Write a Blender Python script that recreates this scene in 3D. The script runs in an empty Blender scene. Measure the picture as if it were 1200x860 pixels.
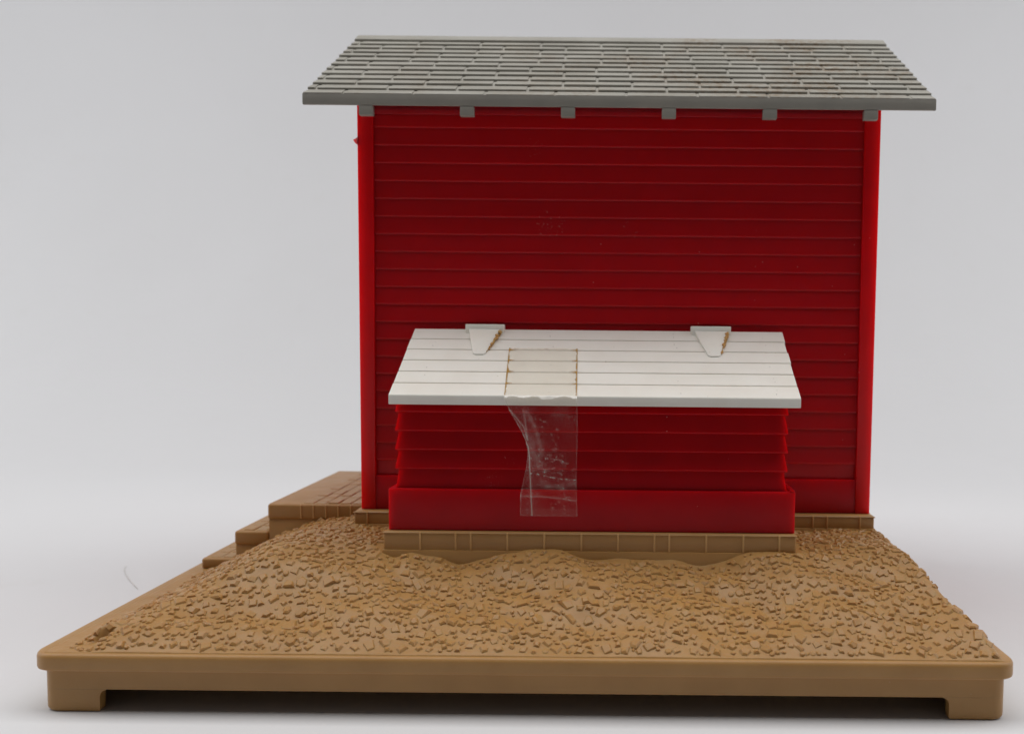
import bpy, bmesh, math, random
import numpy as np
from mathutils import Matrix, Vector, noise

rng = random.Random(7)
np.random.seed(7)
CM = 0.01
scene = bpy.context.scene
COL = scene.collection

# ------------------------------------------------------------------ materials
def new_mat(name):
    m = bpy.data.materials.new(name); m.use_nodes = True
    nt = m.node_tree; nt.nodes.clear()
    out = nt.nodes.new('ShaderNodeOutputMaterial')
    b = nt.nodes.new('ShaderNodeBsdfPrincipled')
    nt.links.new(b.outputs[0], out.inputs[0])
    return m, nt, b, out

def N(nt, t, **kw):
    n = nt.nodes.new(t)
    for k, v in kw.items():
        if k.startswith('i_'):
            key = k[2:]
            n.inputs[int(key) if key.isdigit() else key.replace('_', ' ')].default_value = v
        else:
            setattr(n, k, v)
    return n

def ramp(nt, src, a, b, ca=(0, 0, 0, 1), cb=(1, 1, 1, 1)):
    r = nt.nodes.new('ShaderNodeValToRGB')
    r.color_ramp.elements[0].position = a; r.color_ramp.elements[0].color = ca
    r.color_ramp.elements[1].position = b; r.color_ramp.elements[1].color = cb
    nt.links.new(src, r.inputs[0]); return r.outputs[0]

def mixc(nt, fac, a, b):
    m = nt.nodes.new('ShaderNodeMix'); m.data_type = 'RGBA'
    for sock, v in ((m.inputs[0], fac), (m.inputs[6], a), (m.inputs[7], b)):
        if hasattr(v, 'node'): nt.links.new(v, sock)
        else: sock.default_value = v
    return m.outputs[2]

def mathn(nt, op, a, b=None):
    m = nt.nodes.new('ShaderNodeMath'); m.operation = op
    for i, v in enumerate((a, b)):
        if v is None: continue
        if hasattr(v, 'node'): nt.links.new(v, m.inputs[i])
        else: m.inputs[i].default_value = v
    return m.outputs[0]

def coords(nt):
    # metres -> centimetres, so the noise scales read per centimetre
    g = nt.nodes.new('ShaderNodeNewGeometry')
    v = nt.nodes.new('ShaderNodeVectorMath'); v.operation = 'SCALE'
    nt.links.new(g.outputs['Position'], v.inputs[0]); v.inputs['Scale'].default_value = 100.0
    return v.outputs[0]

def noise_t(nt, co, scale, detail=3, rough=.55):
    n = N(nt, 'ShaderNodeTexNoise'); n.inputs['Scale'].default_value = scale
    n.inputs['Detail'].default_value = detail; n.inputs['Roughness'].default_value = rough
    nt.links.new(co, n.inputs['Vector']); return n.outputs[0]

def specks(nt, co, scale, radius, keep):
    v = N(nt, 'ShaderNodeTexVoronoi'); v.inputs['Scale'].default_value = scale
    nt.links.new(co, v.inputs['Vector'])
    near = mathn(nt, 'LESS_THAN', v.outputs['Distance'], radius)
    sep = N(nt, 'ShaderNodeSeparateColor'); nt.links.new(v.outputs['Color'], sep.inputs[0])
    pick = mathn(nt, 'LESS_THAN', sep.outputs[0], keep)
    return mathn(nt, 'MULTIPLY', near, pick)

def bump(nt, b, h, strength, dist):
    n = N(nt, 'ShaderNodeBump'); n.inputs['Strength'].default_value = strength
    n.inputs['Distance'].default_value = dist
    nt.links.new(h, n.inputs['Height']); nt.links.new(n.outputs[0], b.inputs['Normal'])

def plastic(name, col, col2, rough=.4, sss=0.0, radius=(1, .3, .1), scale=.003, dust=(.6, .55, .5, 1),
            dust_keep=.05, bump_s=.12, scuffs=(), var=1.3, spec=.5):
    m, nt, b, out = new_mat(name)
    co = coords(nt)
    c = mixc(nt, ramp(nt, noise_t(nt, co, var, 4), .35, .7), (*col, 1), (*col2, 1))
    d = specks(nt, co, 6.5, .085, dust_keep)
    if scuffs:
        fine = ramp(nt, noise_t(nt, co, 16, 3, .7), .60, .70)
        tot = None
        for (p, r) in scuffs:
            dn = N(nt, 'ShaderNodeVectorMath', operation='DISTANCE'); nt.links.new(co, dn.inputs[0])
            dn.inputs[1].default_value = p
            k = mathn(nt, 'LESS_THAN', dn.outputs['Value'], r)
            tot = k if tot is None else mathn(nt, 'MAXIMUM', tot, k)
        d = mathn(nt, 'MAXIMUM', d, mathn(nt, 'MULTIPLY', tot, mathn(nt, 'MULTIPLY', fine, .6)))
    c = mixc(nt, mathn(nt, 'MULTIPLY', d, .45), c, dust)
    nt.links.new(c, b.inputs['Base Color'])
    r = mathn(nt, 'ADD', mathn(nt, 'MULTIPLY', noise_t(nt, co, 3.0, 4), .22), rough - .11)
    nt.links.new(r, b.inputs['Roughness'])
    b.inputs['Specular IOR Level'].default_value = spec
    b.inputs['Subsurface Weight'].default_value = sss
    b.inputs['Subsurface Radius'].default_value = radius
    b.inputs['Subsurface Scale'].default_value = scale
    bump(nt, b, noise_t(nt, co, 22, 3), bump_s, .0001)
    return m

M = {}
M['red'] = plastic('red_plastic', (.62, .002, .006), (.56, .002, .006), .38, .9, (1, .03, .02), .0055,
                   dust=(.75, .4, .35, 1), dust_keep=.035, bump_s=.10,
                   scuffs=(((-1.55, 4.95, 8.9), .32), ((.20, 4.95, 8.8), .2), ((-1.95, 4.95, 10.55), .22), ((-2.5, 2.85, 3.6), .2)), spec=.24)
M['red_shaded'] = plastic('shaded_red_plastic', (.42, .002, .006), (.36, .002, .006), .38, .9, (1, .03, .02), .0055,
                   dust=(.75, .4, .35, 1), dust_keep=.035, bump_s=.10, scuffs=(((-2.5, 2.85, 3.6), .2), ((-2.2, 2.85, 4.0), .15)), spec=.16)  # the same red, darkened in colour for shade on shed and base boards
M['tan'] = plastic('tan_plastic', (.41, .222, .073), (.37, .196, .062), .42, .30, (1, .5, .2), .0009,
                   dust=(.5, .38, .25, 1), dust_keep=.03, bump_s=.20, spec=.40)
M['tan_pale'] = plastic('pale_tan_plastic', (.56, .33, .13), (.50, .28, .10), .5, .1, (1, .5, .2), .0009, bump_s=.2)  # paler tan for the raised joints
M['grey'] = plastic('grey_plastic', (.265, .248, .215), (.235, .222, .195), .5, .15, (1, 1, .9), .001,
                    dust=(.35, .28, .2, 1), dust_keep=.04, spec=.35)
M['white'] = plastic('white_plastic', (.87, .84, .765), (.83, .79, .71), .42, .3, (1, .9, .8), .001,
                     dust=(.35, .27, .16, 1), dust_keep=.06, spec=.4)
M['nail'] = plastic('nail_dimple', (.36, .34, .30), (.30, .28, .25), .6)
M['rust'] = plastic('old_glue', (.46, .20, .035), (.62, .40, .14), .55, var=7, bump_s=.6)
M['groove'] = plastic('board_groove_dirt', (.24, .175, .10), (.36, .29, .20), .7, var=2)

# shingles: the same grey with patchy brown dirt
def shingle_mat():
    m, nt, b, out = new_mat('grey_shingle_plastic')
    co = coords(nt)
    c = mixc(nt, ramp(nt, noise_t(nt, co, .8, 4), .38, .66), (.37, .355, .315, 1), (.315, .30, .262, 1))
    dirt = mathn(nt, 'MULTIPLY', ramp(nt, noise_t(nt, co, .55, 4), .46, .60), ramp(nt, noise_t(nt, co, 9, 4, .7), .42, .62))
    sx = N(nt, 'ShaderNodeSeparateXYZ'); nt.links.new(co, sx.inputs[0])
    right = ramp(nt, mathn(nt, 'ADD', mathn(nt, 'MULTIPLY', sx.outputs[0], .08), .5), .30, .75, (.40, .40, .40, 1))
    c = mixc(nt, mathn(nt, 'MULTIPLY', dirt, right), c, (.25, .185, .125, 1))
    nt.links.new(c, b.inputs['Base Color'])
    b.inputs['Roughness'].default_value = .52
    b.inputs['Specular IOR Level'].default_value = .4
    bump(nt, b, noise_t(nt, co, 18, 3), .2, .0001)
    return m
M['shingle'] = shingle_mat()

def sweep_mat():
    m, nt, b, out = new_mat('white_paper_sweep')
    co = coords(nt)
    c = mixc(nt, ramp(nt, noise_t(nt, co, .09, 3), .3, .7), (.705, .706, .722, 1), (.69, .69, .705, 1))
    smudge = ramp(nt, noise_t(nt, co, .55, 5, .65), .60, .78)
    c = mixc(nt, mathn(nt, 'MULTIPLY', smudge, .12), c, (.60, .58, .55, 1))
    sp = specks(nt, co, 2.2, .05, .16)
    c = mixc(nt, mathn(nt, 'MULTIPLY', sp, .35), c, (.40, .36, .31, 1))
    nt.links.new(c, b.inputs['Base Color'])
    b.inputs['Roughness'].default_value = .62
    b.inputs['Specular IOR Level'].default_value = .25
    bump(nt, b, noise_t(nt, co, 1.2, 4), .18, .0008)
    return m
M['sweep'] = sweep_mat()

def tape_mat():
    m, nt, b, out = new_mat('clear_tape_film')
    at = N(nt, 'ShaderNodeAttribute', attribute_name='haze_glint')
    st = N(nt, 'ShaderNodeAttribute', attribute_name='stain')
    co = coords(nt)
    scr = ramp(nt, noise_t(nt, co, 24, 4, .75), .62, .74)
    scr2 = ramp(nt, noise_t(nt, co, 3.0, 3), .50, .66)
    fac = mathn(nt, 'ADD', at.outputs['Fac'], mathn(nt, 'MULTIPLY', mathn(nt, 'MULTIPLY', scr, scr2), .30))
    fac = mathn(nt, 'MINIMUM', mathn(nt, 'ADD', fac, st.outputs['Fac']), .95)
    c = mixc(nt, mathn(nt, 'MINIMUM', mathn(nt, 'MULTIPLY', st.outputs['Fac'], 1.7), 1.0), (.88, .85, .79, 1), (.40, .225, .04, 1))
    nt.links.new(c, b.inputs['Base Color'])
    b.inputs['Roughness'].default_value = .22
    b.inputs['Specular IOR Level'].default_value = .6
    bump(nt, b, noise_t(nt, co, 5, 3), .5, .0004)
    tr = N(nt, 'ShaderNodeBsdfTransparent'); tr.inputs[0].default_value = (.985, .98, .96, 1)
    mx = N(nt, 'ShaderNodeMixShader')
    nt.links.new(fac, mx.inputs[0]); nt.links.new(tr.outputs[0], mx.inputs[1]); nt.links.new(b.outputs[0], mx.inputs[2])
    nt.links.new(mx.outputs[0], out.inputs[0])
    return m
M['tape'] = tape_mat()
M['hair'] = plastic('grey_fibre', (.46, .42, .38), (.5, .46, .42), .6)

# ------------------------------------------------------------------ mesh helpers (centimetres in, metres out)
class MB:
    def __init__(s): s.bm = bmesh.new()
    def merge(s, other, mi=0):
        for f in other.faces: f.material_index = mi
        me = bpy.data.meshes.new('tmp'); other.to_mesh(me); other.free()
        s.bm.from_mesh(me); bpy.data.meshes.remove(me)
    def hexa(s, pts, bev=0.0, seg=2, mi=0):
        b = bmesh.new(); v = [b.verts.new(p) for p in pts]
        for f in ((0, 3, 2, 1), (4, 5, 6, 7), (0, 1, 5, 4), (1, 2, 6, 5), (2, 3, 7, 6), (3, 0, 4, 7)):
            b.faces.new([v[i] for i in f])
        if bev: bmesh.ops.bevel(b, geom=b.edges[:], offset=bev, segments=seg, affect='EDGES', profile=.5)
        s.merge(b, mi)
    def box(s, x0, x1, y0, y1, z0, z1, bev=0.0, seg=2, mi=0):
        s.hexa([(x0, y0, z0), (x1, y0, z0), (x1, y1, z0), (x0, y1, z0), (x0, y0, z1), (x1, y0, z1), (x1, y1, z1), (x0, y1, z1)], bev, seg, mi)
    def rings(s, rings, mi=0):
        b = bmesh.new(); R = [[b.verts.new(p) for p in r] for r in rings]; n = len(R[0])
        for a, c in zip(R, R[1:]):
            for i in range(n): b.faces.new((a[i], a[(i + 1) % n], c[(i + 1) % n], c[i]))
        b.faces.new(R[0][::-1]); b.faces.new(R[-1])
        s.merge(b, mi)
    def prism_x(s, prof, x0, x1, bev=0, mi=0):      # profile of (y, z) points extruded along x
        b = bmesh.new()
        A = [b.verts.new((x0, y, z)) for y, z in prof]; B = [b.verts.new((x1, y, z)) for y, z in prof]
        n = len(prof)
        for i in range(n): b.faces.new((A[i], A[(i + 1) % n], B[(i + 1) % n], B[i]))
        b.faces.new(A[::-1]); b.faces.new(B)
        if bev: bmesh.ops.bevel(b, geom=b.edges[:], offset=bev, segments=2, affect='EDGES', profile=.5)
        s.merge(b, mi)
    def tube(s, pts, r, n=6, mi=0):
        pts = [Vector(p) for p in pts]; R = []
        for i, p in enumerate(pts):
            t = (pts[min(i + 1, len(pts) - 1)] - pts[max(i - 1, 0)]).normalized()
            a = t.cross(Vector((0, 0, 1))).normalized(); c = a.cross(t)
            R.append([p + r * (math.cos(k * 2 * math.pi / n) * a + math.sin(k * 2 * math.pi / n) * c) for k in range(n)])
        s.rings(R, mi)
    def build(s, name, mats, parent=None, origin=None, smooth=None):
        o = finish(name, s.bm, mats, parent, origin, smooth); return o

def finish(name, bm, mats, parent=None, origin=None, smooth=None):
    bmesh.ops.recalc_face_normals(bm, faces=bm.faces[:])
    W = world_of(parent)
    if parent is None and origin is not None: W = Vector(origin)
    for v in bm.verts: v.co = (v.co - W) * CM
    me = bpy.data.meshes.new(name); bm.to_mesh(me); bm.free()
    if smooth is not None:
        for p in me.polygons: p.use_smooth = True
        me.set_sharp_from_angle(angle=math.radians(smooth))
    for m in (mats if isinstance(mats, (list, tuple)) else [mats]): me.materials.append(M[m])
    o = bpy.data.objects.new(name, me); COL.objects.link(o)
    if parent is not None: o.parent = parent
    else: o.location = W * CM
    return o

def world_of(o):                       # origin of an object, in cm
    p = Vector((0, 0, 0))
    while o is not None:
        p += o.location / CM; o = o.parent
    return p

def thing(name, label, cat, loc, group=None):
    o = bpy.data.objects.new(name, None); COL.objects.link(o)
    o.empty_display_size = .01
    o.location = Vector(loc) * CM; o['label'] = label; o['category'] = cat
    if group: o['group'] = group
    return o

def rrect(x0, x1, y0, y1, r, z, seg=8):
    rs = r if isinstance(r, (list, tuple)) else [r] * 4          # corners: (x0,y0) (x1,y0) (x1,y1) (x0,y1)
    P = []
    for (cx, cy, a0, rr) in ((x0, y0, 180, rs[0]), (x1, y0, 270, rs[1]), (x1, y1, 0, rs[2]), (x0, y1, 90, rs[3])):
        ox = cx + rr if cx == x0 else cx - rr; oy = cy + rr if cy == y0 else cy - rr
        for k in range(seg + 1):
            a = math.radians(a0 + 90 * k / seg); P.append((ox + rr * math.cos(a), oy + rr * math.sin(a), z))
    return P

# ------------------------------------------------------------------ backdrop: one white sweep of paper, floor curving up to a wall
def sweep():
    b = bmesh.new()
    prof = [(-70, 0), (-30, 0), (0, 0), (12, 0), (24, 0)]
    R = 24; cy = 27
    for k in range(0, 25):
        a = math.radians(90 * k / 24); prof.append((cy + R * math.sin(a), R - R * math.cos(a)))
    prof += [(cy + R, 45), (cy + R, 80)]
    xs = [-75 + 150 * i / 30 for i in range(31)]
    G = [[b.verts.new((x, y, z)) for x in xs] for y, z in prof]
    for r0, r1 in zip(G, G[1:]):
        for i in range(len(xs) - 1): b.faces.new((r0[i], r0[i + 1], r1[i + 1], r1[i]))
    o = finish('white_backdrop', b, 'sweep', smooth=60)
    o['kind'] = 'structure'; o['label'] = 'white paper tabletop sweeping up into a plain pale backdrop'
    return o
sweep()

# ------------------------------------------------------------------ the tan base
BX0, BX1, BY0, BY1 = -9.93, 6.77, 0.0, 12.0
base = thing('model_base', 'tan plastic display base with gravel mound, side steps and corner feet on white paper', 'base', (-1.58, 6, 0))

m = MB()
m.rings([rrect(BX0 + i, BX1 - i, BY0 + i, BY1 - i, .36 - i, z) for i, z in
         ((.035, .75), (.008, .765), (0, .79), (0, .965), (.008, .995), (.03, 1.025), (.065, 1.04))])
m.build('rim', 'tan', base, smooth=35)

def apron():
    # hollow skirt: raised along the front, down to the table along the sides and the back
    b = bmesh.new()
    def outline(i):
        r_ = max(.38 - i, .08); P = rrect(BX0 + i, BX1 - i, BY0 + i, BY1 - i, r_, 0)
        n = 9
        P = P[:2 * n] + [(BX1 - i, .899, 0), (BX1 - i, .90, 0)] + P[2 * n:] + [(BX0 + i, .90, 0), (BX0 + i, .899, 0)]
        return [(x, y) for x, y, _ in P]
    def low(y): return .40 if y < .8995 else .004
    o, q = outline(.13), outline(.29)
    A = [b.verts.new((x, y, low(y))) for x, y in o]; B = [b.verts.new((x, y, .755)) for x, y in o]
    Ci = [b.verts.new((x, y, .755)) for x, y in q]; D = [b.verts.new((x, y, low(yo))) for (x, y), (_, yo) in zip(q, o)]
    n = len(A)
    for p, k in ((A, B), (B, Ci), (Ci, D), (D, A)):
        for i in range(n): b.faces.new((p[i], p[(i + 1) % n], k[(i + 1) % n], k[i]))
    return b
finish('apron', apron(), 'tan', base, smooth=35)

def foot(sx):
    # L-shaped plate foot turning the front corner, with a small cove where it meets the apron
    R = []
    for z, ins, fl in ((.002, .045, -.05), (.02, .02, -.02), (.05, .004, 0), (.09, 0, 0), (.27, 0, 0), (.33, 0, .015), (.37, 0, .05), (.398, 0, .12)):
        xo = (BX0 + .13) if sx < 0 else (BX1 - .13); yo = .13
        L = 1.0 + fl; t = .17
        arc = []
        for k in range(9):
            a = math.radians(90 * k / 8); rr = .25 - ins * .5
            arc.append((xo - sx * (ins + rr - rr * math.cos(a)), yo + ins + rr - rr * math.sin(a)))
        outer = [(xo - sx * ins, .8985)] + arc + [(xo - sx * L, yo + ins)]
        inner = [(xo - sx * L, yo + t), (xo - sx * t, yo + t), (xo - sx * t, .8985)]
        R.append([(x, y, z) for x, y in outer + inner])
    mm = MB(); mm.rings(R); return mm
for sx in (-1, 1):
    foot(sx).build('foot', 'tan', base, smooth=40)

# gravel mound: a fine height field with flat stone chips moulded into it
def mound():
    xs = np.arange(-9.70, 6.575, .026)
    ys = np.concatenate([np.arange(.10, 3.4, .025), np.arange(3.4, 6.2, .035), np.arange(6.2, 11.86, .07)])
    X, Y = np.meshgrid(xs, ys)
    def smin(a, b, k):
        h = np.clip(.5 + .5 * (b - a) / k, 0, 1); return b * (1 - h) + a * h - k * h * (1 - h)
    # soft lumps
    nz = np.zeros_like(X)
    r = np.random.RandomState(3)
    for amp, lam, cnt in ((.050, 3.6, 7), (.030, 1.6, 10), (.014, .7, 12)):
        for _ in range(cnt):
            a = r.uniform(0, 2 * np.pi); l = lam * r.uniform(.7, 1.4)
            nz += amp * np.sin((X * np.cos(a) + Y * np.sin(a)) * 2 * np.pi / l + r.uniform(0, 6.3)) / np.sqrt(cnt) * 1.6
    nz *= np.clip((Y - .10) / .9, 0, 1)
    front = 1.06 + .455 * (Y - .12)
    left = 1.05 + .50 * (X + 9.34)
    right = 1.05 + 1.5 * (6.55 - X)
    back = 1.05 + .7 * (11.8 - Y)
    cap = 2.27 + 0 * X
    h = smin(smin(smin(smin(front + nz, left + .6 * nz, .35), right + .8 * nz, .18), back, .2), cap + .35 * nz, .25)
    # scallops where the mound meets the shed's plinth
    wav = np.zeros_like(X)
    for cx, w, d in ((-3.05, .8, .24), (-.62, .7, .21), (1.73, .8, .24), (-4.4, .3, .08)):
        wav += d * np.exp(-((X - cx) / w * 1.5) ** 2)
    h -= wav * np.exp(-((Y - 2.65) / .38) ** 2)
    h += .02 * np.exp(-((Y - 2.6) / .3) ** 2) * (np.abs(X + .55) < 4.2)
    # where the stone chips lie
    grid = {}; placed = []
    def rad_ok(cx, cy, rad):
        gx, gy = int(cx // .35), int(cy // .35)
        for i in range(gx - 1, gx + 2):
            for j in range(gy - 1, gy + 2):
                for (px, py, pr) in grid.get((i, j), ()):
                    if (px - cx) ** 2 + (py - cy) ** 2 < (.86 * (pr + rad)) ** 2: return False
        grid.setdefault((gx, gy), []).append((cx, cy, rad)); return True
    for tries in range(34000):
        cx = r.uniform(-9.42, 6.48); cy = r.uniform(.16, 6.4)
        u = r.uniform()
        if tries < 7000: rad = .080 + .040 * u + (.035 * r.uniform() if u > .9 else 0)
        elif tries < 15000: rad = .062 + .028 * u
        else: rad = .034 + .022 * u
        dens = .5 + .5 * math.sin(cx * 1.1 + 1) * math.sin(cy * 1.7 + .4) + .35 * math.sin(cx * 3.1 + cy * 2.3)
        if r.uniform() < .28 * dens: continue
        if abs(cx + .57) < 4.25 and cy > 2.60: continue
        if math.hypot(cx + 9.02, cy - .58) < .13: continue
        if cy < .16 + rad * .75: cy = .16 + rad * .75
        if rad_ok(cx, cy, rad): placed.append((cx, cy, rad))
    # the small torn pit in the front left corner
    pit = np.exp(-(((X + 9.00) / .11) ** 2 + ((Y - .60) / .085) ** 2)) + .7 * np.exp(-(((X + 9.10) / .07) ** 2 + ((Y - .44) / .09) ** 2))
    lip = np.exp(-(((X + 9.02) / .24) ** 2 + ((Y - .80) / .16) ** 2))
    h = np.maximum(h, 1.047) + .15 * lip - .50 * pit
    h += .0022 * r.normal(size=h.shape)
    ny, nx = X.shape
    # skirt down into the rim so the mound has no open edge
    V = np.stack([X, Y, h], -1).reshape(-1, 3)
    idx = np.arange(ny * nx).reshape(ny, nx)
    Q = np.stack([idx[:-1, :-1], idx[:-1, 1:], idx[1:, 1:], idx[1:, :-1]], -1).reshape(-1, 4)
    loop = np.concatenate([idx[0, :], idx[1:, -1], idx[-1, -2::-1], idx[-2:0:-1, 0]])
    low = V[loop].copy(); low[:, 2] = .95
    li = np.arange(len(loop)) + len(V)
    nxt = np.roll(loop, -1); lnx = np.roll(li, -1)
    S = np.stack([loop, li, lnx, nxt], -1)
    V = np.concatenate([V, low]); F = np.concatenate([Q, S])
    # each chip: a low angular prism bedded in the slope, slightly tilted
    CV, CF = [], []
    base_n = len(V)
    def H(x, y):
        i = min(max(int(np.searchsorted(xs, x)) - 1, 1), nx - 3); j = min(max(int(np.searchsorted(ys, y)) - 1, 1), ny - 3)
        gx = (h[j, i + 2] - h[j, i - 1]) / (xs[i + 2] - xs[i - 1]); gy = (h[j + 2, i] - h[j - 1, i]) / (ys[j + 2] - ys[j - 1])
        return h[j, i] + gx * (x - xs[i]) + gy * (y - ys[j]), gx, gy
    for cx, cy, rad in placed:
        z0, gx, gy = H(cx, cy)
        n = np.array([-gx, -gy, 1.0]); n += np.array([r.normal() * .15, r.normal() * .15, 0]); n /= np.linalg.norm(n)
        t1 = np.cross(n, [0, 1, 0]); t1 /= np.linalg.norm(t1); t2 = np.cross(n, t1)
        big = rad > .06
        k = (4 if r.uniform() < .6 else r.randint(4, 7)) if big else (r.randint(4, 6) if r.uniform() < .35 else 9)
        rnd = (k == 9)
        ang = (np.arange(k) + (0 if rnd else r.uniform(-.26, .26, k))) * 2 * np.pi / k + r.uniform(0, 6.3)
        rr = rad * (1.0 if rnd else r.uniform(.78, 1.12, k)) * np.ones(k)
        ax, ay = r.uniform(.8, 1.25), 1.0; rot = r.uniform(0, 3.14)
        ux, uy = rr * np.cos(ang) * ax, rr * np.sin(ang) * ay
        ux, uy = ux * np.cos(rot) - uy * np.sin(rot), ux * np.sin(rot) + uy * np.cos(rot)
        hh = r.uniform(.022, .046) if big else r.uniform(.018, .040)
        c = np.array([cx, cy, z0])
        i0 = base_n + len(CV)
        dr = min(.42, hh * r.uniform(.55, 1.0) / rad)             # draft of the chip's sides
        lev = [(-.05, 1.10), (0, 1.06), (hh - .005, 1.02 - dr), (hh, .93 - dr)] if not rnd else [(-.04, 1.05), (hh * .5, .95), (hh * .9, .68), (hh, .3)]
        for zz, sc in lev:
            for q in range(k):
                p = c + t1 * ux[q] * sc + t2 * uy[q] * sc + n * zz
                p[1] = max(p[1], .105)
                CV.append(p)
        for l in range(3):
            for q in range(k):
                CF.append((i0 + l * k + q, i0 + l * k + (q + 1) % k, i0 + (l + 1) * k + (q + 1) % k, i0 + (l + 1) * k + q))
        CF.append(tuple(i0 + 3 * k + q for q in range(k)))
    nbase = len(F)
    V = np.concatenate([V, np.array(CV)])
    V = (V - np.array(world_of(base))) * CM
    me = bpy.data.meshes.new('gravel_mound')
    faces = [tuple(int(i) for i in f) for f in F] + CF
    me.from_pydata([tuple(v) for v in V], [], faces)
    sm = np.zeros(len(faces), dtype=bool); sm[:nbase] = True
    me.polygons.foreach_set('use_smooth', sm)
    bm = bmesh.new(); bm.from_mesh(me); bmesh.ops.recalc_face_normals(bm, faces=bm.faces[:]); bm.to_mesh(me); bm.free()
    me.materials.append(M['tan'])
    o = bpy.data.objects.new('gravel_mound', me); COL.objects.link(o); o.parent = base
mound()

# brick courses of the foundations: a band over a slightly prouder plinth, raised joints
def foundation(name, x0, x1, y0, y1, z_band, z_top, joints):
    mm = MB()
    mm.box(x0 - .02, x1 + .02, y0 - .025, y1, 1.0, z_band, .02)
    mm.box(x0, x1, y0, y1, z_band - .03, z_top, .045, 3)
    for j in joints:
        mm.box(j - .019, j + .019, y0 - .024, y0 + .05, z_band - .005, z_top - .012, .012, 2, 1)
    n = int((y1 - y0) / .72)
    for k in range(1, n + 1):
        for s, xx in ((-1, x0), (1, x1)):
            mm.box(min(xx + s * .013, xx - s * .05), max(xx + s * .013, xx - s * .05), y0 + .72 * k - .3 - .02, y0 + .72 * k - .3 + .02, z_band - .005, z_top - .012, .008, 1)
    mm.box(x0 - .012, x1 + .012, y0 - .014, y0 + .04, z_top - .045, z_top - .015, .012, 1)
    return mm.build(name, ['tan', 'tan_pale'], base, smooth=35)
foundation('shed_foundation', -4.65, 3.50, 2.70, 4.66, 2.235, 2.60,
           (-3.92, -3.22, -2.92, -2.2, -1.47, -.74, -.02, .7, .99, 1.72, 2.45, 3.16))
foundation('house_foundation', -5.82, 5.60, 4.70, 11.5, 2.32, 2.60,
           (-5.52, -4.95, 3.62, 4.25, 4.56, 5.28))

# loading platform and the two steps beside it
def block(name, x0, x1, z_top, band, bricks):
    mm = MB(); y0, y1 = 5.6, 10.75
    mm.box(x0 - .0, x1, y0 + .03, y1, 1.0, z_top - band, .03)
    mm.box(x0 - .015, x1, y0, y1 + .015, z_top - band - .02, z_top, .06, 4)
    if bricks:
        X = -7.30; k = 0
        while X < x1 - .05:
            mm.box(X - .018, X + .018, y0 - .016, y0 + .1, z_top - band + .01, z_top - .02, .008, 1, 1)
            yy = y0 + .10 - (.24 if k % 2 else 0)
            while yy < y1 - .7:
                a, bb = max(yy, y0 + .08), min(yy + .44, y1 - .6)
                if bb - a > .1:
                    mm.box(X + .02, min(X + .265, x1), a, bb, z_top - .03, z_top + .010 + rng.uniform(0, .022), .014, 1)
                yy += .48
            X += .285; k += 1
    else:
        X = x0 + .14
        while X < x1 - .1:
            yy = y0 + .12
            while yy < y1 - .5:
                mm.box(X + .02, X + .26, yy, yy + .44, z_top - .03, z_top + .008 + rng.uniform(0, .016), .014, 1); yy += .48
            X += .285
    return mm.build(name, ['tan', 'tan_pale'], base, smooth=35)
block('platform', -8.06, -5.815, 2.57, .34, True)
block('step', -8.83, -8.065, 1.93, .30, False)
block('step', -9.60, -8.835, 1.29, .22, False)

# ------------------------------------------------------------------ the tall red house
house = thing('toy_house', 'tall red clapboard plastic building with a grey shingled gable roof', 'toy house', (-.085, 8.1, 2.605))
HX0, HX1, HY0, HY1 = -5.71, 5.54, 4.90, 11.30
ZB = 2.607
RIDGE_Y, RIDGE_Z = 8.10, 13.87
EAVE_Y, EAVE_Z = 4.10, 11.41
SL = (RIDGE_Z - EAVE_Z) / (RIDGE_Y - EAVE_Y)
def under(y): return EAVE_Z - .21 + SL * (min(y, 2 * RIDGE_Y - y) - EAVE_Y)

w = MB()
# core with gable
w.prism_x([(HY0 + .14, ZB), (HY0 + .14, under(HY0 + .14) - .01), (RIDGE_Y, under(RIDGE_Y) - .01), (HY1 - .14, under(HY1 - .14) - .01), (HY1 - .14, ZB)], HX0 + .14, HX1 - .14)
# clapboards: each course is a sloping face with a small lip at its foot
PITCH = .3815
z_tops = []
z = 11.30
zc = [10.93 - PITCH * k for k in range(-1, 22)]
zc = [q for q in zc if q > 3.40]
lapx0, lapx1 = HX0 + .30, HX1 - .30
for k, q in enumerate(zc):
    zt = min(q + PITCH, 11.42)
    for side in (0, 1):
        yo = HY0 if side == 0 else HY1; s = 1 if side == 0 else -1
        jit = rng.uniform(-.004, .004)
        prof = [(yo + s * d, zz) for d, zz in ((.2, q + .001), (.084, q + .001), (.073 + jit, q + .008), (.069 + jit, q + .022), (.068 + jit, q + .036), (.068 + jit, q + .054), (.072 + jit, q + .075), (.076 + jit, q + .100), (.090, zt), (.2, zt))]
        w.prism_x(prof, lapx0, lapx1)
def clap_side(xo, s):
    q = 3.36
    while q < 13.4:
        zt = q + PITCH
        half = lambda zz: min((HY1 - HY0) / 2 - .25, (RIDGE_Z - .30 - zz) / SL)
        h0, h1 = half(q), half(zt)
        if h1 < .1: break
        P = []
        for zz, d, hh in ((q, .2, h1), (q, .05, h1), (q + .03, .045, h1), (zt, .11, h1), (zt, .2, h1)):
            P.append((xo + s * d, zz, hh))
        w.rings([[(x, RIDGE_Y - hh, zz) for x, zz, hh in P], [(x, RIDGE_Y + hh, zz) for x, zz, hh in P]])
        q += PITCH
clap_side(HX0, 1); clap_side(HX1, -1)
for yo, s in ((HY0, 1), (HY1, -1)):
    y0, y1 = sorted((yo + s * .055, yo + s * .30))
    w.box(HX0 + .32, HX1 - .32, y0, y1, 11.215, under(HY0) - .02, .012)
wall = w.build('wall', 'red', house, smooth=50)

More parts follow.
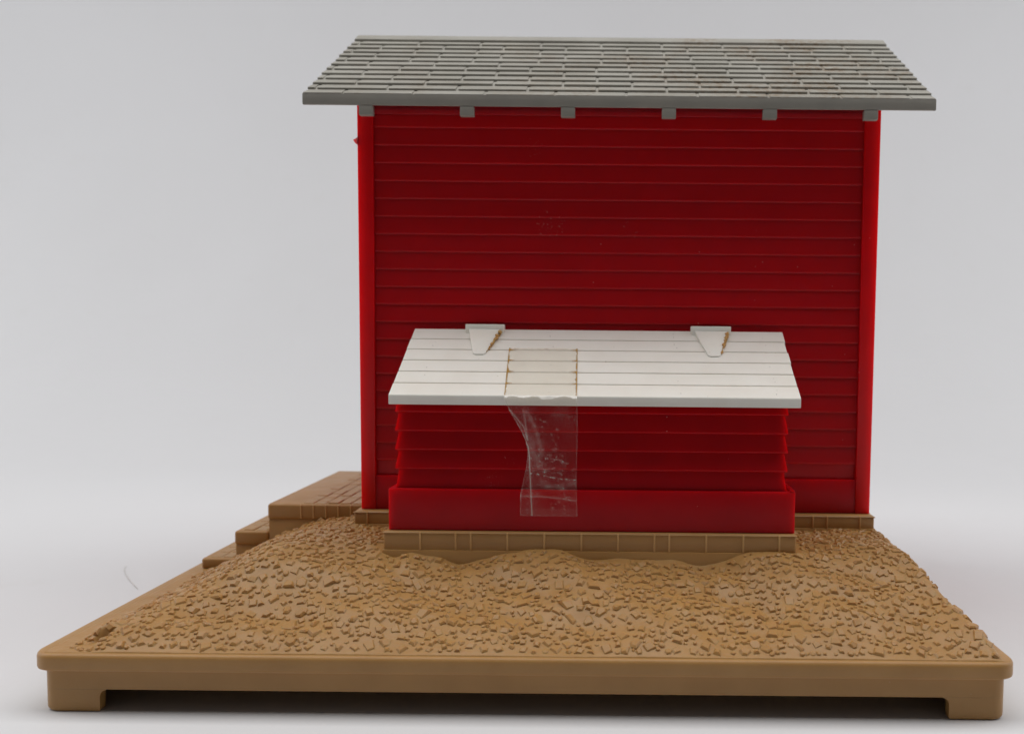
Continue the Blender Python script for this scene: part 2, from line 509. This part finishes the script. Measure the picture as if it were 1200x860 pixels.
for xo, s in ((HX0, 1), (HX1, -1)):
    for yo, t, ye in ((HY0, 1, 0), (HY1, -1, 0)):
        mm = MB()
        x0, x1 = sorted((xo, xo + s * .315)); y0, y1 = sorted((yo, yo + t * .30))
        top = under(yo + t * .02) - .012
        # slightly tapered, like a moulded part
        e = .03 * s
        pts = [(x0, y0, ZB), (x1, y0, ZB), (x1, y1, ZB), (x0, y1, ZB), (x0 - abs(e), y0, top), (x1 - (0 if s > 0 else -abs(e)), y0, top), (x1 - (0 if s > 0 else -abs(e)), y1, top), (x0 - (abs(e) if s > 0 else 0), y1, top)]
        if s < 0:
            pts[4] = (x0, y0, top); pts[7] = (x0, y1, top)
        mm.hexa(pts, .013, 2)
        if s > 0 and t > 0:      # little sprue nub left on the edge of this board
            zz = 4.22 + 6.42
            mm.rings([[(x0 - .02, 4.97 + .09 * math.cos(a), zz + .10 * math.sin(a)) for a in np.linspace(0, 6.283, 9)[:-1]],
                      [(x0 - .09, 4.97 + .05 * math.cos(a), zz + .05 * math.sin(a)) for a in np.linspace(0, 6.283, 9)[:-1]],
                      [(x0 - .13, 4.97 + .012 * math.cos(a), zz + .02 + .012 * math.sin(a)) for a in np.linspace(0, 6.283, 9)[:-1]]])
        mm.build('corner_board', 'red', wall, smooth=40)
for yo, s in ((HY0, 1), (HY1, -1)):
    mm = MB(); y0, y1 = sorted((yo + s * .018, yo + s * .25))
    mm.box(HX0 + .318, HX1 - .318, y0, y1, ZB, 3.36, .014); mm.build('base_board', 'red_shaded', wall, smooth=40)
for xo, s in ((HX0, 1), (HX1, -1)):
    mm = MB(); x0, x1 = sorted((xo + s * .018, xo + s * .25))
    mm.box(x0, x1, HY0 + .303, HY1 - .303, ZB, 3.355, .014); mm.build('base_board', 'red_shaded', wall, smooth=40)

# roof
RX0, RX1 = -6.62, 6.46
r = MB()
BY_ = 2 * RIDGE_Y - EAVE_Y
r.prism_x([(EAVE_Y + .05, EAVE_Z - .20), (EAVE_Y + .05, EAVE_Z - .01), (RIDGE_Y, RIDGE_Z - .03), (BY_ - .05, EAVE_Z - .01), (BY_ - .05, EAVE_Z - .20), (RIDGE_Y, RIDGE_Z - .24)], RX0 + .02, RX1 - .02)
Ls = math.hypot(RIDGE_Y - EAVE_Y, RIDGE_Z - EAVE_Z)
NC = 13; CP = Ls / NC
ty, tz = (RIDGE_Y - EAVE_Y) / Ls, (RIDGE_Z - EAVE_Z) / Ls
TH = .051
def slope_pt(x, s, n, side):
    y = EAVE_Y + ty * s - tz * n; zz = EAVE_Z - .028 + tz * s + ty * n
    if side: y = 2 * RIDGE_Y - y
    return (x, y, zz)
SW = 1.472; OFF = -6.62 + .86
for side in (0, 1):
    for k in range(NC):
        s0 = CP * k; s1 = s0 + CP * 1.08 if k < NC - 1 else s0 + CP * .98
        off = OFF + (k % 2) * .80 + (.10 * ((k * 7) % 5 - 2)) * .25
        cuts = [RX0 + rng.uniform(-.01, .012)]
        x = off - SW * 2
        while x < RX1 - .12:
            if x > RX0 + .12: cuts.append(x + rng.uniform(-.02, .02))
            x += SW
        cuts.append(RX1 + rng.uniform(-.012, .01))
        for i in range(len(cuts) - 1):
            a = cuts[i] + (.028 if i else 0); b_ = cuts[i + 1] - (.028 if i < len(cuts) - 2 else 0)
            t0 = TH + rng.uniform(-.005, .006); ds = rng.uniform(-.008, .008) if k else 0.0
            P = [slope_pt(a, s0 + ds, 0, side), slope_pt(b_, s0 + ds, 0, side), slope_pt(b_, s1, 0, side), slope_pt(a, s1, 0, side),
                 slope_pt(a, s0 + ds, t0, side), slope_pt(b_, s0 + ds, t0, side), slope_pt(b_, s1, .004, side), slope_pt(a, s1, .004, side)]
            r.hexa(P, .007, 1)
            if i:            # the notch between two shingles is a little lit ramp
                g0, g1 = cuts[i] - .030, cuts[i] + .030
                r.hexa([slope_pt(g0, s0 + .004, -.01, side), slope_pt(g1, s0 + .004, -.01, side), slope_pt(g1, s1, -.01, side), slope_pt(g0, s1, -.01, side),
                        slope_pt(g0, s0 + .004, .004, side), slope_pt(g1, s0 + .004, .004, side), slope_pt(g1, s0 + .16, t0 * .50, side), slope_pt(g0, s0 + .16, t0 * .50, side)])
roof = r.build('roof', 'shingle', house)
mm = MB()
cp = [slope_pt(0, Ls - .36, 0, 0), slope_pt(0, Ls - .36, .065, 0), slope_pt(0, Ls - .04, .075, 0)]
cq = [slope_pt(0, Ls - .04, .075, 1), slope_pt(0, Ls - .36, .065, 1), slope_pt(0, Ls - .36, 0, 1)]
mm.prism_x([(y, z) for _, y, z in cp + cq] + [(RIDGE_Y, RIDGE_Z - .06)], RX0 + .01, RX1 - .01, .012)
mm.build('ridge_cap', 'shingle', roof, smooth=40)
for side in (0, 1):
    mm = MB()
    y0, y1 = (EAVE_Y - .02, EAVE_Y + .048) if side == 0 else (BY_ - .048, BY_ + .02)
    mm.box(RX0 - .012, RX1 + .012, y0, y1, EAVE_Z - .225, EAVE_Z + .012, .022, 2)
    mm.build('fascia', 'grey', roof, smooth=40)
    for k in range(6):
        xc = -5.32 + 2.09 * k
        mm = MB()
        ya, yb = sorted((EAVE_Y - .012, EAVE_Y + .13)) if side == 0 else (BY_ - .13, BY_ + .012)
        mm.box(xc - .145, xc + .145, ya, yb, EAVE_Z - .425, EAVE_Z - .227, .014, 2)
        mm.build('rafter_tail', 'grey', roof, smooth=40)

# ------------------------------------------------------------------ the low shed
shed = thing('lean_to_shed', 'low red clapboard lean-to shed with a white plank lid, set against the tall red wall', 'shed', (-.55, 3.8, 2.605))
SRF = (2.55, 5.30); SRB = (4.80, 6.60)
SSL = (SRB[1] - SRF[1]) / (SRB[0] - SRF[0])
w = MB()
sx0, sx1, sy0, sy1 = -4.45, 3.33, 2.90, 4.885
zcs = [3.43 + .375 * k for k in range(0, 5)]
rings = [[(sx0 + .02, sy0 + .02, 3.2), (sx1 - .02, sy0 + .02, 3.2), (sx1 - .02, sy1, 3.2), (sx0 + .02, sy1, 3.2)]]
def rg(i, zz): return [(sx0 + i, sy0 + i, zz), (sx1 - i, sy0 + i, zz), (sx1 - i, sy1, zz), (sx0 + i, sy1, zz)]
rings = [rg(.10, 3.2), rg(.085, 3.43)]
for k in range(1, 6):
    zz = 3.43 + .372 * k
    if zz > 5.2: break
    rings += [rg(.115, zz - .001 if k else zz), rg(.018, zz + .002), rg(.004, zz + .014), rg(.006, zz + .03)]
    if zz < 4.9: pass
# every board slopes outward towards its foot
rings2 = [rg(.0, 3.2)]
rings2 = [rg(.03, 3.2), rg(.03, 3.43)]
for k in range(0, 5):
    zb = 3.43 + .375 * k; zt = min(zb + .375, 5.13)
    if k: rings2 += [rg(.02, zb + .0), rg(.003, zb + .014), rg(0, zb + .03)]
    else: rings2 += [rg(.012, zb + .01)]
    rings2 += [rg(.068 if zt - zb > .3 else .045, zt - .001)]
w.rings(rings2)
# cheeks closing the triangle under the lid
w.prism_x([(sy0 + .12, 5.10), (sy1 - .01, 5.10), (sy1 - .01, SRF[1] - .20 + SSL * (sy1 - .02 - SRF[0])), (sy0 + .12, SRF[1] - .20 + SSL * (sy0 + .12 - SRF[0]))], sx0 + .09, sx1 - .09)
swall = w.build('wall', 'red_shaded', shed)
mm = MB()
mm.box(-4.56, 3.475, 2.79, 4.88, ZB, 3.43, .016)
for xx in (3.475,):   # little moulding step at the right top corner
    mm.box(xx - .10, xx - .012, 2.80, 4.6, 3.425, 3.465, .012)
mm.build('base_board', 'red_shaded', swall, smooth=40)

lid = MB()
nb = 6
Lr = math.hypot(SRB[0] - SRF[0], SRB[1] - SRF[1]); uy, uz = (SRB[0] - SRF[0]) / Lr, (SRB[1] - SRF[1]) / Lr
def lp(x, s, n): return (x, SRF[0] + uy * s - uz * n, SRF[1] + uz * s + uy * n)
LX0, LX1 = -4.49, 3.50
# backing slab (its top is the groove floor), vertical front edge
lid.prism_x([(SRF[0] + .02, SRF[1] - .185), (SRF[0] + .02, SRF[1] - .03), (SRB[0], SRB[1] - .025), (SRB[0], SRB[1] - .17)], LX0 + .012, LX1 - .012, 0, 2)
bw = Lr / nb
for k in range(nb):
    s0, s1 = bw * k + (.012 if k else 0), bw * (k + 1) - (.012 if k < nb - 1 else 0)
    e0, e1 = rng.uniform(-.012, .012), rng.uniform(-.012, .012)
    if k == 0:
        prof = [(SRF[0], SRF[1] - .19), (SRF[0], SRF[1] - .01), lp(0, .012, 0)[1:], lp(0, s1, 0)[1:], lp(0, s1, -.17)[1:]]
        lid.prism_x(prof, LX0, LX1, .012, 0)
    else:
        P = [lp(LX0 + e0, s0, -.15), lp(LX1 + e1, s0, -.15), lp(LX1 + e1, s1, -.15), lp(LX0 + e0, s1, -.15),
             lp(LX0 + e0, s0, 0), lp(LX1 + e1, s0, 0), lp(LX1 + e1, s1, 0), lp(LX0 + e0, s1, 0)]
        lid.hexa(P, .010, 1)
    # pairs of nail dimples
    for xn in (LX0 + .55, -1.5 if k % 2 else -1.42, 1.15, LX1 - .45):
        for fr in (.33, .66):
            if rng.random() < .5: continue
            cx, cs = xn + rng.uniform(-.03, .03), s0 + (s1 - s0) * fr; rr = rng.uniform(.007, .012)
            lid.rings([[lp(cx + rr * math.cos(a), cs + rr * math.sin(a), nn) for a in np.linspace(0, 6.283, 7)[:-1]] for nn in (-.01, .0018)], 1)
lidr = lid.build('roof', ['white', 'nail', 'groove'], shed, smooth=30)

def hinge(xc, hw):
    hm = MB()
    s_t = Lr - .02; s_b = s_t - 1.06
    n0, n1 = .003, .085
    # tapered strap lying on the lid
    def strap(nn, g):
        tn = nn if nn < .01 else nn * .35
        return [lp(xc - .13 + g, s_b + .04, tn), lp(xc - .08 + g, s_b, tn), lp(xc + .08 - g, s_b, tn), lp(xc + .13 - g, s_b + .04, tn), lp(xc + hw * .82 - g, s_t - .10, nn), lp(xc + hw * .82 - g, s_t, nn), lp(xc - hw * .82 + g, s_t, nn), lp(xc - hw * .82 + g, s_t - .10, nn)]
    hm.rings([strap(n0, 0), strap(n1 - .012, 0), strap(n1, .012)])
    # block at its head against the wall
    a = lp(0, s_t - .16, 0); 
    hm.box(xc - hw, xc + hw, a[1], 4.885, a[2] - .04, 6.705, .014)
    return hm
def glue(hm, xc, hw, side, seed):
    g = random.Random(seed); s_t = Lr - .16; s_b = s_t - .80
    nb_ = 26
    for i in range(nb_):
        f = i / (nb_ - 1); xx = xc + side * (.145 + (hw * .82 - .145) * f ** 1.0); ss = s_b + (s_t - s_b) * f
        r1 = g.uniform(.018, .046) * (.6 + .7 * f)
        if g.random() < .18: continue
        c = Vector(lp(xx + side * g.uniform(-.005, .02), ss, g.uniform(.005, .03 + .04 * f)))
        b = bmesh.new(); bmesh.ops.create_icosphere(b, subdivisions=2, radius=r1)
        for v in b.verts:
            v.co = Vector((v.co.x * .9, v.co.y * 1.4, v.co.z * .8)) * (1 + .3 * noise.noise(v.co * 60 + Vector((i, seed, 0)))) + c
        hm.merge(b, 1)
for xc, hw, seed in ((-2.945, .415, 3), (1.945, .43, 8)):
    hm = hinge(xc, hw); glue(hm, xc, hw, 1, seed)
    if seed == 8: glue(hm, xc, hw, 1, 5)
    hb = hm.build('hinge', ['white', 'rust'], lidr, smooth=35)
    hb['label'] = 'white tapered strap hinge with rusty old glue along its right edge'

# ------------------------------------------------------------------ strip of clear tape over the lid's edge
def tape():
    L_roof = 1.80
    rows = []                                    # (v, kind, param)
    nr, nh, nu = 60, 190, 110
    drop0, drop1 = 5.325, 2.90
    pts, haze_glint, stain = [], [], []
    zl = [5.33, 5.02, 4.83, 4.64, 4.42, 4.15, 3.83, 3.33, 2.90]
    xl = [-2.25, -2.15, -2.04, -1.93, -1.83, -1.79, -1.84, -1.95, -1.96]
    def left_at(zz): return float(np.interp(-zz, [-q for q in zl], xl))
    g = random.Random(4)
    bands = [Lr / 6 * k for k in range(1, 6)]
    for j in range(nr + nh + 1):
        for i in range(nu + 1):
            u = i / nu
            ed = min(u, 1 - u)
            if j <= nr:
                f = j / nr; s = L_roof * (1 - f)
                xl_, xr_ = -2.25 - .10 * (1 - f), -.835 - .07 * (1 - f)
                x = xl_ + (xr_ - xl_) * u
                p = Vector(lp(x, s, .007 + .004 * noise.noise(Vector((x * 3, s * 3, 0))) ** 2))
                if s < .06: p += Vector((0, -.008, .016)) * (1 - s / .06)
                hz = .12 + .06 * noise.noise(Vector((x * 2, s * 2, 5)))
                sg = 0.0
                jag = .030 + .024 * noise.noise(Vector((s * 6, u > .5, 1)))
                if ed * 1.42 < jag: sg = .55 + .3 * noise.noise(Vector((s * 9, x, 2)))
                if s > L_roof - .035: sg = max(sg, .16 + .2 * noise.noise(Vector((x * 8, 0, 3))))
                for bb in bands:
                    d = abs(s - bb)
                    if d < .035 and ed < .17: sg = max(sg, (.85 if u < .5 else .75) * max(0.0, 1 - ed / .17) ** 1.5)
                    if d < .022: sg = max(sg, .12)
                sg = max(sg, .07 + .04 * noise.noise(Vector((x * 1.5, s * 1.5, 8))))
                hz += .02
            else:
                f = (j - nr) / nh; zz = drop0 + (drop1 - drop0) * f
                xl_, xr_ = left_at(zz), -.835 + .01 * math.sin(zz * 3)
                x = xl_ + (xr_ - xl_) * u
                # hangs clear of the lid's edge, then swings back towards the base board
                y = 2.512 + .255 * (f ** 1.3)
                fold_u = .10 + .17 * f
                # gathered pleats on the left side
                pinch = math.exp(-((zz - 4.15) / .45) ** 2)
                y += -.05 * pinch * math.exp(-((u - .10) / .08) ** 2) + .05 * pinch * math.exp(-((u - .22) / .07) ** 2)
                y += -.03 * math.exp(-((u - fold_u) / .03) ** 2) * min(1, f * 3)
                y += .014 * noise.noise(Vector((x * 2.2, zz * 2.2, 3)))
                if f < .12:
                    k = 1 - f / .12
                    y -= (.075 + .03 * noise.noise(Vector((x * 4, 0, 7)))) * math.sin(math.pi * min(1, f / .10)) ; zz += .018 * k * noise.noise(Vector((x * 5, 3, 7)))
                if j == nr + nh: zz += .048 * abs(math.sin(u * 7.5 * math.pi)) ** 1.5
                p = Vector((x, y, zz))
                hz = .024 + .024 * noise.noise(Vector((x * 3, zz * 2, 9)))
                gl = .022 + .030 * noise.noise(Vector((x * 3.2, 0, 2))) + .012 * noise.noise(Vector((x * 11, 0, 6)))
                if f < gl: hz += .80  # white glint along the lid's edge, painted in as opacity
                elif f < .07: hz += .06
                if ed < .014: hz += .10
                if u < .30: hz += .018
                if f > .93: hz += .03
                sg = 0.0
            pts.append(p); haze_glint.append(max(0, hz)); stain.append(max(0.0, min(1, sg)))
    # creases, scratches and specks of the hanging length, as strokes in (x, z)
    g2 = np.random.RandomState(5)
    P = np.array([(p.x, p.z) for p in pts]); hang = np.zeros(len(pts), bool); hang[(nr + 1) * (nu + 1):] = True
    hz_ = np.array(haze_glint)
    nzv = np.array([noise.noise(Vector((p.x * 9, p.z * 9, 1))) for p in pts]); nzf = np.array([noise.noise(Vector((p.x * 28, p.z * 28, 4))) for p in pts])
    def T(zx, zy): return ((560 + zx / 5.375 - 727) * .0166 - .03, 3.42 + (572 - 450 - zy / 5.375) * .0168)
    strokes = [([(165, 75), (200, 130), (255, 235), (305, 325), (330, 370), (338, 430), (340, 540), (345, 700), (350, 812)], .011, 1.0 * .40, 0),
               ([(215, 140), (265, 200), (305, 250), (322, 320)], .010, .26, 0), ([(300, 145), (318, 250), (326, 330)], .009, .24, 0),
               ([(245, 215), (275, 250), (300, 300)], .030, .16, 1), ([(320, 150), (365, 230), (395, 310), (408, 420)], .040, .12, 1),
               ([(345, 330), (370, 420), (400, 500), (430, 520)], .060, .13, 1), ([(340, 500), (420, 490), (440, 520)], .045, .16, 2),
               ([(345, 540), (430, 555), (520, 575), (620, 582)], .010, .34, 2), ([(430, 445), (500, 450), (560, 465)], .012, .30, 2),
               ([(480, 470), (510, 430), (545, 425)], .008, .26, 2), ([(280, 688), (400, 690), (520, 700), (630, 716)], .009, .24, 0),
               ([(400, 590), (450, 625), (520, 625), (620, 602)], .040, .16, 1), ([(318, 400), (300, 530), (284, 640), (272, 720)], .010, .22, 0),
               ([(330, 430), (318, 560), (320, 700), (318, 800)], .008, .14, 2), ([(500, 170), (560, 165), (620, 200)], .040, .10, 2),
               ([(560, 690), (590, 705)], .03, .25, 2), ([(470, 730), (480, 800)], .008, .16, 2), ([(555, 740), (560, 800)], .020, .14, 2)]
    for _ in range(22):
        a0 = np.array([g2.uniform(340, 620), g2.uniform(420, 620)]); d = g2.normal(size=2) * (28, 9)
        strokes.append(([tuple(a0), tuple(a0 + d)], .008, .20, 2))
    for _ in range(34):
        a0 = np.array([g2.uniform(330, 620), g2.uniform(160, 790)])
        strokes.append(([tuple(a0), tuple(a0 + (1.5, 1.5))], g2.uniform(.006, .011), .28, 0))
    for path, wd_, amp, kind in strokes:
        dmin = np.full(len(pts), 9.)
        for (p0, p1) in zip(path, path[1:]):
            A_, B_ = np.array(T(*p0)), np.array(T(*p1)); AB = B_ - A_
            t_ = np.clip(((P - A_) @ AB) / max(AB @ AB, 1e-9), 0, 1)
            dmin = np.minimum(dmin, np.hypot(*(P - A_ - t_[:, None] * AB).T))
        e = amp * (.75 * np.exp(-(dmin / wd_) ** 2) + .22 * np.exp(-(dmin / (wd_ * 3.2)) ** 2))
        if kind == 1: e *= np.clip(.7 + .9 * nzv, 0, 2)
        if kind == 2: e *= np.clip(.35 + 2.2 * nzf, 0, 2)
        hz_[hang] += e[hang]
    haze_glint = list(np.clip(hz_, 0, .9))
    W = Vector((-1.5, 2.5, 5.3))
    me = bpy.data.meshes.new('clear_tape')
    F = []
    n = nu + 1
    for j in range(nr + nh):
        for i in range(nu): F.append((j * n + i, j * n + i + 1, (j + 1) * n + i + 1, (j + 1) * n + i))
    me.from_pydata([tuple((p - W) * CM) for p in pts], [], F)
    for nm, dat in (('haze_glint', haze_glint), ('stain', stain)):
        a = me.attributes.new(nm, 'FLOAT', 'POINT'); a.data.foreach_set('value', dat)
    for p in me.polygons: p.use_smooth = True
    me.materials.append(M['tape'])
    o = bpy.data.objects.new('clear_tape', me); COL.objects.link(o); o.location = W * CM
    o['label'] = 'crumpled strip of clear adhesive tape hanging over the edge of the white shed roof'
    o['category'] = 'tape'
tape()

# ------------------------------------------------------------------ stray fibre on the paper
mm = MB()
mm.tube([(-13.62 + 1.5 * t ** 1.3, 9.7 - 2.2 * t, .012 + .03 * math.sin(math.pi * t)) for t in [i / 14 for i in range(15)]], .0055)
fib = mm.build('stray_fibre', 'hair', None, (-13, 8.7, 0), smooth=60)
fib['label'] = 'thin stray grey fibre lying on the white paper left of the tan base'; fib['category'] = 'fibre'

# ------------------------------------------------------------------ camera
f_px = 1050.0; pitch = math.radians(3.5); roll = math.radians(.55)
cam = bpy.data.cameras.new('camera'); co = bpy.data.objects.new('camera', cam); COL.objects.link(co)
fw = Vector((0, math.cos(pitch), -math.sin(pitch))); up0 = Vector((0, math.sin(pitch), math.cos(pitch))); rt0 = Vector((1, 0, 0))
rt = math.cos(roll) * rt0 + math.sin(roll) * up0; up = -math.sin(roll) * rt0 + math.cos(roll) * up0
mw = Matrix((rt, up, -fw)).transposed().to_4x4(); mw.translation = Vector((0, -14.75, 6.42)) * CM
co.matrix_world = mw
cam.sensor_fit = 'HORIZONTAL'; cam.sensor_width = 36; cam.lens = 36 * f_px / 1200
cam.shift_x = (600 - 727) / 1200; cam.shift_y = (397 + f_px * math.tan(pitch) - 430) / 1200
cam.clip_start = .005; cam.clip_end = 20
cam.dof.use_dof = True; cam.dof.focus_distance = .172; cam.dof.aperture_fstop = 24
scene.camera = co

# ------------------------------------------------------------------ light
def area(name, loc, target, sx, sy, power, col=(1, 1, 1)):
    l = bpy.data.lights.new(name, 'AREA'); l.shape = 'RECTANGLE'; l.size = sx; l.size_y = sy; l.energy = power; l.color = col
    o = bpy.data.objects.new(name, l); COL.objects.link(o); o.location = Vector(loc) * CM
    o.rotation_euler = (Vector(target) - Vector(loc)).to_track_quat('-Z', 'Y').to_euler()
    return o
area('overhead_softbox', (-2, 2.5, 56), (-2, 2.5, 0), 1.9, .34, 6.1, (1, .988, .972))
area('side_softbox', (-58, 14, 24), (0, 26, 27), .45, .45, .66, (.97, .985, 1))
area('side_softbox', (58, 14, 24), (0, 26, 27), .45, .45, .72, (.97, .985, 1))
wd = bpy.data.worlds.new('World'); scene.world = wd; wd.use_nodes = True
bg = wd.node_tree.nodes['Background']; bg.inputs[0].default_value = (.95, .97, 1, 1); bg.inputs[1].default_value = .055

scene.view_settings.view_transform = 'Standard'; scene.view_settings.look = 'None'
scene.view_settings.exposure = 0; scene.view_settings.gamma = 1
